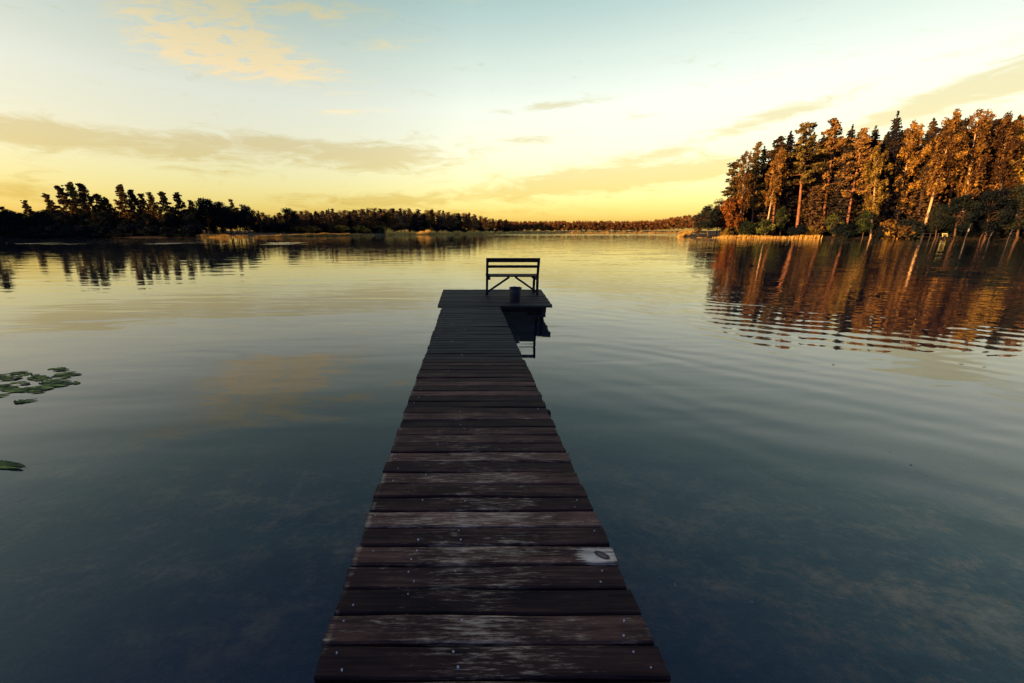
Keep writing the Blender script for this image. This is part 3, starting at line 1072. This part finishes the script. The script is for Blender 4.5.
while px < 192:
    Y = float(np.interp(px, [0, 100, 150, 192], [120.6, 120.6, 120.9, 119.6])) + random.uniform(-.3, .3)
    tree_px('dim_shrub', px, 234.2 + random.uniform(-1.5, .8), Y, 'small dark bush overhanging the water of the left shore', 'waterside bushes of the left shore', None, 2.0)
    px += random.uniform(3.5, 5.5)
px = -8
while px < 196:
    Y = np.interp(px, [0, 100, 150, 190, 200], [123, 122.5, 122.5, 121, 123]) + random.uniform(0, 1.5)
    tree_px('dim_shrub', px, 227 + random.uniform(-4, 3), Y, 'dark shrub along the bank of the left shore', 'bank shrubs of the left shore', None, 1.5)
    px += random.uniform(6, 9)

# --- middle shore behind the reeds
MF = [
    ('pine', 262, 210, 170, 'thin topped pine first in the low gap after the tall left wood', 1, .8),
    ('broadleaf', 292, 205, 170, 'large dome shaped dark tree standing over the reed bank', 1, 1.15),
    ('spruce', 331, 208, 180, 'lit spruce on the reed bank, first of the long straight wood', 0, 1.1),
    ('shrub', 381, 229, 190, 'small round shrub in the gap of the reed bank', 0, 1.0),
]
for kind, px, top, Y, lab, var, wide in MF:
    tree_px(kind, px, top, Y, lab, 'trees of the middle shore', var, wide)
mk_px = [255, 275, 300, 320, 350, 380, 430, 460, 480, 500, 515]
mk_py = [212, 213, 210, 209, 209, 207, 209, 211.5, 214.5, 218, 221]
md = [176, 182, 186, 190, 198, 212, 238, 268, 300, 345, 372]
k = 0
for row in range(3):
    px = 256 + row * 2
    while px < 512:
        Y = np.interp(px, mk_px, md) + row * 9 + random.uniform(0, 5)
        kind = ['brown_broadleaf', 'pine', 'brown_broadleaf', 'spruce', 'pine', 'brown_broadleaf'][k % 6]
        k += 1
        top = np.interp(px, mk_px, mk_py) + random.uniform(-1.0, 2.0) + (3 if row == 0 else 0)
        nm = 'broadleaf tree' if kind == 'brown_broadleaf' else kind
        tree_px(kind, px, top, Y, '%s in the long even wood behind the reed bank' % nm, 'middle shore %ss' % nm, None, {'spruce': 2.2, 'pine': 1.8}.get(kind, 1.1))
        px += random.uniform(5.0, 7.5)

px = 257
while px < 512:
    Y = np.interp(px, mk_px, md) - 4
    kind = ['dim_shrub', 'gold_shrub', 'dim_shrub'][int(px) % 3]
    tree_px(kind, px, np.interp(px, [257, 512], [224, 229]) + random.uniform(-2, 1.5), Y, '%s shrub along the back of the reed bank' % ('dark' if kind == 'dim_shrub' else 'golden'),
            '%s shrubs behind the reeds' % ('dark' if kind == 'dim_shrub' else 'golden'), None, 1.7)
    px += random.uniform(5, 8)
px = 926
while px < 1040:
    Y = np.interp(px, [700, 1024], [117, 94.5])
    tree_px('dim_shrub', px, 221 + random.uniform(-4, 3), Y, 'dark shrub on the shaded bank behind the jetty and mooring posts', 'bank shrubs of the right shore', None, 1.5)
    px += random.uniform(9, 13)

# --- far shore: one distant wood
rg = np.random.default_rng(77)
V, Q, nv = [], [], 0
for row in range(4):
    px = 498.0
    while px < 745:
        Y = np.interp(px, [498, 540, 640, 745], [352, 385, 400, 390]) + row * 8
        top = np.interp(px, [498, 520, 560, 620, 650, 670, 690, 712], [219.5, 220.5, 219.5, 220, 219, 215, 212, 210]) + rg.uniform(-.5, .8) + (1.5 if row == 0 else 0)
        x = (px - PX0) / ray(px, 236)[1] * Y
        H = at_depth(px, top, Y)[1]
        Rw = rg.uniform(2.6, 4.4)
        for b in range(15):
            d = rg.normal(size=3)
            d /= np.linalg.norm(d)
            c = np.array([x, Y, H * .55]) + d * np.array([Rw, Rw, H * .36]) * .8
            v, q = cards(blob(c, (1.3, 1.3, 1.5), 34, rg), .5, rg)
            V.append(v)
            Q.append(q + nv)
            nv += len(v)
        px += rg.uniform(3.5, 6.0)
tag(link(bpy.data.objects.new('far_wood', np_mesh('far_wood', np.concatenate(V), np.concatenate(Q), F_FAR))),
    'distant autumn wood along the far end of the lake', 'wood', kind='stuff')

# --- wood on the near and left shores, behind the camera: it throws the evening shade on the pier and the left bank
V, Q, nv = [], [], 0
SW = []
for i in range(90):
    t = rg.uniform(0, 1)
    x = -150 + 130 * t
    SW.append((x, np.interp(x, [-150, -80, -30, -20], [12, -3, -11, -9]) - rg.uniform(3, 20), rg.uniform(13, 17)))
for i in range(40):
    SW.append((rg.uniform(-222, -206), rg.uniform(40, 88), rg.uniform(14, 16.5)))
for i in range(60):
    SW.append((rg.uniform(-228, -196), rg.uniform(90, 124), rg.uniform(15, 18.5)))
for x, y, H in SW:
    for b in range(22):
        d = rg.normal(size=3)
        d /= np.linalg.norm(d)
        c = np.array([x, y, H * .55]) + d * np.array([2.6, 2.6, H * .40]) * .85
        v, q = cards(blob(c, (1.5, 1.5, 1.7), 26, rg), .62, rg)
        V.append(v)
        Q.append(q + nv)
        nv += len(v)
    v = np.array([(x + a, y + b, z) for z in (0, H * .7) for a, b in ((-.2, -.2), (.2, -.2), (.2, .2), (-.2, .2))])
    V.append(v)
    Q.append(np.array([(0, 1, 5, 4), (1, 2, 6, 5), (2, 3, 7, 6), (3, 0, 4, 7)]) + nv)
    nv += 8
tag(link(bpy.data.objects.new('near_shore_wood', np_mesh('near_shore_wood', np.concatenate(V), np.concatenate(Q), F_DIM))),
    'wood on the near shore that shades the pier', 'wood', kind='stuff')


# --- reeds
def reeds(name, line, width, h, n, label):
    rg = np.random.default_rng(len(name) + n)
    P = np.array(line, float)
    seg = np.linalg.norm(np.diff(P, axis=0), axis=1)
    cum = np.concatenate([[0], seg.cumsum()])
    t = rg.random(n) * cum[-1]
    x = np.interp(t, cum, P[:, 0]) + rg.normal(size=n) * .3
    wv = width * (.55 + .45 * np.sin(t * .23) * np.sin(t * .071 + 1))
    y = np.interp(t, cum, P[:, 1]) + rg.random(n) * wv
    z0 = np.maximum(land_h(x, y), -.5)
    hh = h * rg.uniform(.5, 1.15, n) * (.45 + .55 * np.abs(np.sin(t * .19 + n) * np.sin(t * .53 + 1)) ** .5)
    a = rg.uniform(0, math.pi, n)
    w = rg.uniform(.05, .11, n)
    ux, uy = np.cos(a) * w, np.sin(a) * w
    lx, ly = rg.normal(size=n) * .16 * hh, rg.normal(size=n) * .16 * hh
    v = np.stack([np.stack([x - ux, y - uy, z0], 1), np.stack([x + ux, y + uy, z0], 1),
                  np.stack([x + ux * .4 + lx, y + uy * .4 + ly, z0 + hh], 1), np.stack([x - ux * .4 + lx, y - uy * .4 + ly, z0 + hh], 1)], 1).reshape(-1, 3)
    o = link(bpy.data.objects.new(name, np_mesh(name, v, np.arange(4 * n).reshape(-1, 4), M_REED)))
    return tag(o, label, 'reeds', kind='stuff')


def LP(px, Y):
    return ((px - PX0) / ray(px, 236)[1] * Y, Y)


reeds('reeds', [LP(194, 120), LP(222, 119), LP(252, 124), LP(285, 132), LP(330, 149), LP(372, 168)], 5, .8, 13000, 'golden reeds along the bank below the left and middle wood')
reeds('reeds', [LP(386, 180), LP(430, 208), LP(470, 250), LP(500, 315), LP(560, 362)], 9, 2.4, 15000, 'thin golden reed strip below the long even wood')
reeds('reeds', [LP(697, 116), LP(730, 113.5), LP(760, 111.5), LP(800, 109.5), LP(822, 107.5)], 1.6, .8, 1300, 'orange reeds and grass at the waterline of the right point')
reeds('reeds', [LP(560, 372), LP(620, 386), LP(700, 398)], 6, 2.0, 5000, 'pale reed fringe along the far end of the lake')

reeds('reeds', [(64.5, 122), (70, 130), (77, 142), (92, 168), (110, 200)], 3, 1.6, 3000, 'reeds round the back of the right point')

# ---------------------------------------------------------------- pier
pier = tag(empty('pier', (0, 0, 0)), 'long narrow pier of dark worn boards leading to a wider end platform', 'pier')


def edge(pxl, py):
    return ground(pxl, py, DECK)


E_N = (edge(309.5, 683), edge(672.5, 683))
E_F = (edge(440.5, 309), edge(501.5, 309))
Y_P = edge(460, 306)[1]            # front edge of the platform
Y_B = edge(460, 289.5)[1]          # back edge
Y_J = edge(460, 359)[1]            # joint between the two deck sections


def xl(y):
    return E_N[0][0] + (E_F[0][0] - E_N[0][0]) * (y - E_N[0][1]) / (E_F[0][1] - E_N[0][1])


def xr(y):
    return E_N[1][0] + (E_F[1][0] - E_N[1][0]) * (y - E_N[1][1]) / (E_F[1][1] - E_N[1][1])


bounds = [edge(468, v)[1] for v in (680, 644.5, 615, 588, 565.6, 545.7, 526.8)]
pitch = -(bounds[0] - bounds[-1]) / 6.0


def boards(y0, y1, pitch, fl, fr, zt, th=.035, gap=.009, jit=.007, nails=True, phase=0.0):
    mb = MB()
    y = y0
    while y < y1 - .02:
        w = pitch
        w = min(w, y1 - y)
        ym = y + w / 2
        a, b = fl(ym) + random.uniform(-jit, jit), fr(ym) + random.uniform(-jit, jit)
        dz = random.uniform(-.004, .003)
        tilt = random.uniform(-.006, .006)
        roll = random.uniform(-.012, .012)
        # a board with eased edges, sagging slightly along its length
        n = 9
        hy = (w - gap * random.uniform(.6, 1.6)) / 2
        bv = .006
        prof = [(-hy, -th), (hy, -th), (hy, -bv), (hy - bv, 0), (-hy + bv, 0), (-hy, -bv)]
        v, f = [], []
        e1, e2 = random.uniform(-.004, .004), random.uniform(-.004, .004)
        for i in range(n):
            s = i / (n - 1)
            xx = a + (b - a) * s
            bow = .004 * math.sin(s * 3.1 + e1 * 500)
            wob = .003 * math.sin(s * 9 + e2 * 900)
            for (py_, pz_) in prof:
                skew = e1 if i == 0 else (e2 if i == n - 1 else 0)
                v.append((xx + skew * py_ * 20, ym + py_ + wob * (1 if py_ > 0 else .6), zt + dz + pz_ + tilt * (s - .5) + roll * py_ + bow * .6))
        m = len(prof)
        for i in range(n - 1):
            for q in range(m):
                f.append((i * m + q, i * m + (q + 1) % m, (i + 1) * m + (q + 1) % m, (i + 1) * m + q)[::-1])
        f.append(tuple(range(m)))
        f.append(tuple((n - 1) * m + q for q in range(m - 1, -1, -1)))
        mb.add(v, f, 0)
        if nails:
            for nx_ in (a + .07, (a + b) / 2 - .12, b - .08, a + .3):
                for sgn in (-1, 1):
                    if random.random() < (.5 if ym < 2.0 else .93):
                        continue
                    cx, cy = nx_ + random.uniform(-.03, .03), ym + sgn * hy * random.uniform(.35, .6)
                    r = random.uniform(.0028, .0045)
                    zz = zt + dz + .0045 + tilt * ((cx - a) / (b - a) - .5)
                    ring = [(cx + r * math.cos(t * math.pi / 3), cy + r * math.sin(t * math.pi / 3), zz) for t in range(6)]
                    low = [(p[0], p[1], zz - .008) for p in ring]
                    mb.add(low + ring, [(6, 7, 8, 9, 10, 11)] + [(i, (i + 1) % 6, 6 + (i + 1) % 6, 6 + i) for i in range(6)], 1)
        y += w
    return mb


y_start = bounds[0] - pitch * 24
Y_J = bounds[0] + pitch * round((Y_J - bounds[0]) / pitch)
boards(y_start, Y_J, pitch, xl, xr, DECK).build('deck', [M_DECK, M_NAIL], pier)
tag(boards(Y_J + .004, Y_P - .004, pitch, lambda y: xl(y) + .01, lambda y: xr(y) - .01, DECK - .006).build('deck', [M_DECK2, M_NAIL], pier),
    'greyer boards of the outer deck section')
PL = edge(437.5, 306)[0], edge(443.5, 289.5)[0]
PR = edge(552.5, 306)[0], edge(541, 289.5)[0]


def pl(y):
    return PL[0] + (PL[1] - PL[0]) * (y - Y_P) / (Y_B - Y_P)


def pr(y):
    return PR[0] + (PR[1] - PR[0]) * (y - Y_P) / (Y_B - Y_P)


boards(Y_P, Y_B, pitch, pl, pr, DECK + .004, th=.045, nails=False).build('platform', [M_DECK2, M_NAIL], pier)
# stringers under the deck, and the posts they rest on
for sx in (-1, 1):
    mb = MB()
    x0 = (xl(y_start) if sx < 0 else xr(y_start)) - sx * .09
    x1 = (xl(Y_P) if sx < 0 else xr(Y_P)) - sx * .09
    mb.beam((x0, y_start, DECK - .105), (x1, Y_B - .1, DECK - .105), .07, .13)
    mb.build('stringer', M_POST, pier)
for yy in (Y_P + .22, Y_B - .25):
    mb = MB()
    mb.box(((pl(yy) + pr(yy)) / 2, yy, DECK - .11), (pr(yy) - pl(yy) - .22, .09, .12))
    mb.build('crossbeam', M_POST, pier)
for x, y, top, r in [(-.44, 1.2, .2, .06), (.44, 1.2, .2, .06), (-.47, 3.4, .2, .06), (.47, 3.4, .2, .06), (-.48, 6.2, .2, .06), (.46, 6.2, .2, .06),
                     (pl(Y_P) + .3, Y_P + .22, .17, .06), (pr(Y_P) - .16, Y_P + .22, .17, .042), (pl(Y_B) + .3, Y_B - .25, .17, .06), (pr(Y_B) - .14, Y_B - .25, .17, .04)]:
    mb = MB()
    mb.tube([(x, y, -2.5), (x + .01, y, -1), (x - .01, y + .01, top)], [r, r * 1.02, r], 10)
    mb.build('post', M_POST, pier, True)
# a thicker post whose head stands out beyond the right edge half way along
hx, hy = ground(550, 409, DECK - .02)
mb = MB()
mb.tube([(hx - .03, hy, -2.5), (hx - .02, hy, -.6), (hx - .03, hy, DECK - .05), (hx - .03, hy, DECK - .035)], [.045, .045, .04, .034], 10)
tag(mb.build('post', M_POST, pier, True), 'post head jutting past the right edge of the deck')
# low landing step slung under the right corner of the platform
mb = MB()
sx0, sx1 = at_depth(529, 315, Y_P + .1)[0], at_depth(545, 315, Y_P + .1)[0]
sz = at_depth(537, 315.5, Y_P + .1)[1]
for q in range(2):
    mb.box(((sx0 + sx1) / 2, Y_P + .1 + q * .15, sz + .003 * q), (sx1 - sx0, .135, .045))
mb.beam((sx1 - .04, Y_P + .06, sz), (sx1 - .04, Y_P + .06, DECK - .045), .075, .05)
mb.build('landing_step', M_POST, pier)

# ---------------------------------------------------------------- bench
bxl, byl = ground(485.7, 295.5, DECK)
bxr, byr = ground(538.2, 295.5, DECK)
BW = bxr - bxl
BY = (byl + byr) / 2
BSC = at_depth(512, 258, BY)[1] - DECK - .008      # height of the back
bench = tag(empty('bench', ((bxl + bxr) / 2, BY, DECK + .006)), 'dark wooden bench with slatted back facing the lake on the end platform', 'bench')
hw = BW / 2
zs = at_depth(512, 275.8, BY)[1] - DECK            # seat height
for s in (-1, 1):
    mb = MB()
    mb.beam((s * (hw - .03), 0, 0), (s * (hw - .03), .045, zs), .055, .055)
    mb.beam((s * (hw - .03), .045, zs), (s * (hw - .03), -.03, BSC), .055, .05)
    mb.build('back_post', M_BENCH, bench)
    mb = MB()
    mb.beam((s * (hw - .05), .40, 0), (s * (hw - .05), .40, zs - .045), .055, .055)
    mb.build('leg', M_BENCH, bench)
    mb = MB()
    mb.beam((s * (hw - .06), .012, .09), (s * .07, .055, zs - .04), .045, .035)
    mb.build('brace', M_BENCH, bench)
    mb = MB()
    mb.beam((s * (hw - .075), .03, zs - .085), (s * (hw - .075), .43, zs - .085), .04, .075)
    mb.build('side_rail', M_BENCH, bench)
for z0, z1 in ((258.3, 262.6), (265.6, 268.3)):
    a = at_depth(512, z0, BY)[1] - DECK
    b = at_depth(512, z1, BY)[1] - DECK
    mb = MB()
    yy = .045 - .075 * ((a + b) / 2 - zs) / (BSC - zs)
    mb.box((0, yy + .038, (a + b) / 2), (BW, .025, a - b), rx=.12, bev=.004)
    mb.build('back_slat', M_BENCH, bench)
mb = MB()
for q in range(3):
    mb.box((0, .09 + q * .145, zs - .02), (BW - .02, .135, .036), bev=.005)
mb.build('seat', M_BENCH, bench)

# ---------------------------------------------------------------- bucket
ux, uy = ground(515, 301.5, DECK)
ub = tag(empty('bucket', (ux, uy, DECK + .006)), 'dark round bucket standing on the platform before the bench', 'bucket')
uh = at_depth(515, 287.3, uy)[1] - DECK
ur = (521 - 509.5) / 2 / ray(515, 295)[1] * uy
mb = MB()
n = 24
prof = [(ur * .86, 0), (ur * .9, .02), (ur * .97, uh * .6), (ur, uh * .93), (ur * .93, uh * .93), (ur * .84, .03)]
v = [(r * math.cos(6.2832 * k / n), r * math.sin(6.2832 * k / n), z) for r, z in prof for k in range(n)]
f = [(i * n + k, i * n + (k + 1) % n, (i + 1) * n + (k + 1) % n, (i + 1) * n + k) for i in range(len(prof) - 1) for k in range(n)]
f += [tuple(range(n - 1, -1, -1)), tuple((len(prof) - 1) * n + k for k in range(n))]
mb.add(v, f)
mb.build('bucket_body', M_BUCKET, ub, True)
mb = MB()
mb.tube([(ur * 1.02 * math.cos(6.2832 * k / n), ur * 1.02 * math.sin(6.2832 * k / n), uh * .95) for k in range(n + 1)], [.012] * (n + 1), 6, cap=False)
mb.build('rim', M_BUCKET, ub, True)
mb = MB()
mb.tube([(ur * 1.04 * math.cos(a), ur * .35 * math.sin(a), uh * .9 - ur * .95 * math.sin(a)) for a in np.linspace(0, math.pi, 12)], [.005] * 12, 5)
mb.build('handle', M_BUCKET, ub, True)


# ---------------------------------------------------------------- water plants and floating bits
def pad_mesh(seed, lx, ly):
    rg = np.random.default_rng(seed)
    mb = MB()
    n = 26
    v = [(0, 0, .004)]
    for ring in (.5, .85, 1.0):
        for k in range(n):
            a = .28 + (6.2832 - .56) * k / (n - 1)
            w = 1 + .05 * math.sin(3 * a + seed) + rg.uniform(-.02, .02)
            lift = (.0 if ring < .9 else rg.uniform(0, .006) + .010 * max(0, math.sin(2 * a + seed)))
            v.append((lx * ring * w * math.cos(a), ly * ring * w * math.sin(a), .005 + lift))
    f = [(0, 1 + k, 2 + k) for k in range(n - 1)]
    for r in range(2):
        for k in range(n - 1):
            a, b = 1 + r * n + k, 1 + (r + 1) * n + k
            f.append((a, b, b + 1, a + 1))
    mb.add(v, f)
    return mb.mesh('lily_pad', M_PAD, True)


PADM = [pad_mesh(i, *q) for i, q in enumerate(((.11, .06), (.085, .05), (.13, .06), (.09, .05)))]
PADS = [(6, 378), (14, 376.5), (22, 373.5), (27, 372.5), (3, 376), (61, 369), (67, 368.5), (38, 378.5), (46, 377), (42, 376), (23, 382.5), (68, 376), (76, 373.5), (82, 373), (72, 374.5),
        (50, 383), (58, 381.5), (66, 380), (3, 386.5), (8, 386), (12, 390), (20, 389.5), (30, 390), (33, 389), (40, 388.5), (48, 387), (56, 386.5), (63, 386), (71, 385.5), (76, 384), (86, 383),
        (46, 392.5), (2, 396), (24, 402), (32, 401.5), (-6, 380), (-4, 390), (-12, 385)]
PADS += [(a + 7, b + 1.6) for a, b in PADS[:26]]
for i, (px, py) in enumerate(PADS):
    x, y = ground(px * .9 - 2, py)
    o = link(bpy.data.objects.new('lily_pad', PADM[i % 4]))
    sc = random.uniform(.6, .85)
    o.scale = (sc, sc, sc * .5)
    o.location = (x, y, .002 + .0015 * (i % 5))
    o.rotation_euler = (0, 0, random.uniform(-.5, .5) + (3.14 if i % 3 == 0 else 0))
    lab = 'green lily pad in the floating patch at the left edge of the lake'
    if (px, py) == (86, 383):
        lab = 'outermost lily pad at the right tip of the floating patch'
    if (px, py) in ((24, 402), (32, 401.5)):
        lab = 'lily pad drifting just below the floating patch'
    tag(o, lab, 'lily pad', 'lily pads floating on the left')
lx, ly = ground(6, 466)
o = tag(link(bpy.data.objects.new('lily_pad', pad_mesh(40, .19, .042))), 'large lone yellow green lily pad at the left picture edge, nearer than the patch', 'lily pad', 'lily pads floating on the left')
o.location = (lx, ly, .004)
o.rotation_euler = (0, .03, -.15)

LEAF = []
for q in range(3):
    mb = MB()
    n = 12
    mb.add([(0, 0, .003)] + [((.030 + .006 * math.sin(2 * t + q)) * math.cos(t), .016 * math.sin(t), .003 + .004 * math.sin(t * 2 + q)) for t in np.linspace(0, 6.2832, n, endpoint=False)],
           [(0, 1 + k, 1 + (k + 1) % n) for k in range(n)])
    LEAF.append(mb.mesh('floating_leaf', M_CHIP, True))
for i, (px, py) in enumerate([(752, 602), (659, 577), (675, 585), (890, 452), (911, 465)]):
    x, y = ground(px, py)
    o = link(bpy.data.objects.new('floating_leaf', LEAF[i % 3]))
    o.location = (x, y, .001)
    o.rotation_euler = (0, 0, random.uniform(0, 6.28))
    sc = random.uniform(.2, .42)
    o.scale = (sc, sc, sc)
    tag(o, 'tiny pale leaf fragment floating alone on the dark water', 'leaf', 'leaf fragments on the water')

# ---------------------------------------------------------------- small things on the shores


def place(px, Y):
    return (px - PX0) / ray(px, 236)[1] * Y


for px, Y, h, lab, m in ((966, 90.5, 3.4, 'tall pale mooring post with a white head, leftmost of the mooring posts', M_WHITE), (981, 90, 1.4, 'short reddish mooring post right of the tall pale one', M_RED),
                         (990, 89.5, 1.7, 'thin grey mooring post, third from the jetty', M_GREYW), (1009, 89, 2.2, 'slanting grey mooring post nearest the right picture edge', M_GREYW)):
    t = tag(empty('mooring_post', (place(px, Y), Y, 0)), lab, 'post', 'mooring posts off the right shore')
    mb = MB()
    mb.tube([(-.2, 0, -1.5), (0, 0, 0), (.25, 0, h)], [.07, .06, .045], 8)
    mb.build('shaft', M_GREYW if m is not M_RED else M_RED, t, True)
    mb = MB()
    mb.tube([(.25 * .55, 0, h * .5), (.25 * .72, 0, h * .68)], [.13, .12], 10)
    mb.build('collar', m, t, True)
jt = tag(empty('jetty', (place(932, 93), 93, 0)), 'small dark jetty with a rail at the shaded right shore', 'jetty')
mb = MB()
for q in range(12):
    mb.box((-2.6 + q * .45, 0, .5), (.42, 1.1, .05))
mb.build('deck', M_GREYW, jt)
mb = MB()
for x in (-2.7, -1.0, .8, 2.5):
    mb.beam((x, -.5, -1.5), (x, -.5, 1.35), .08, .08)
mb.beam((-2.75, -.5, 1.3), (1.2, -.5, 1.3), .06, .06)
mb.build('rail', M_GREYW, jt)
yb = tag(empty('bench', (place(945, 91.5), 91.5, .55)), 'small pale yellow bench at the end of the shaded jetty', 'bench')
mb = MB()
mb.box((0, 0, .48), (1.5, .4, .07))
mb.box((0, .2, .85), (1.5, .05, .3))
mb.build('seat', M_PALE, yb)
for s in (-1, 1):
    mb = MB()
    mb.beam((s * .62, 0, 0), (s * .62, 0, .46), .09, .09)
    mb.beam((s * .62, .17, .46), (s * .62, .17, 1.0), .06, .05)
    mb.build('leg', M_PALE, yb)
yb.scale = (.8, .8, .8)
# an upturned boat on the left bank
bt = tag(empty('rowing_boat', (place(80, 121.3), 121.3, float(land_h(place(80, 121.3), 121.3)) + .02), .2), 'small white boat lying on the dark left bank', 'boat')
mb = MB()
n = 12
v, f = [], []
for i in range(n):
    s = i / (n - 1) * 2 - 1
    w = .75 * (1 - abs(s) ** 2.6) + .02
    for k in range(7):
        a = math.pi * k / 6
        v.append((s * 2.1, w * math.cos(a), .55 * math.sin(a) * (1 - .4 * abs(s) ** 3)))
for i in range(n - 1):
    for k in range(6):
        f.append((i * 7 + k, i * 7 + k + 1, (i + 1) * 7 + k + 1, (i + 1) * 7 + k))
mb.add(v, f)
mb.build('hull', M_PALEGREY, bt, True)
mb = MB()
mb.beam((-2.0, 0, .575), (2.0, 0, .575), .05, .06)
mb.build('keel', M_GREYW, bt)
bt.scale = (.5, .5, .5)
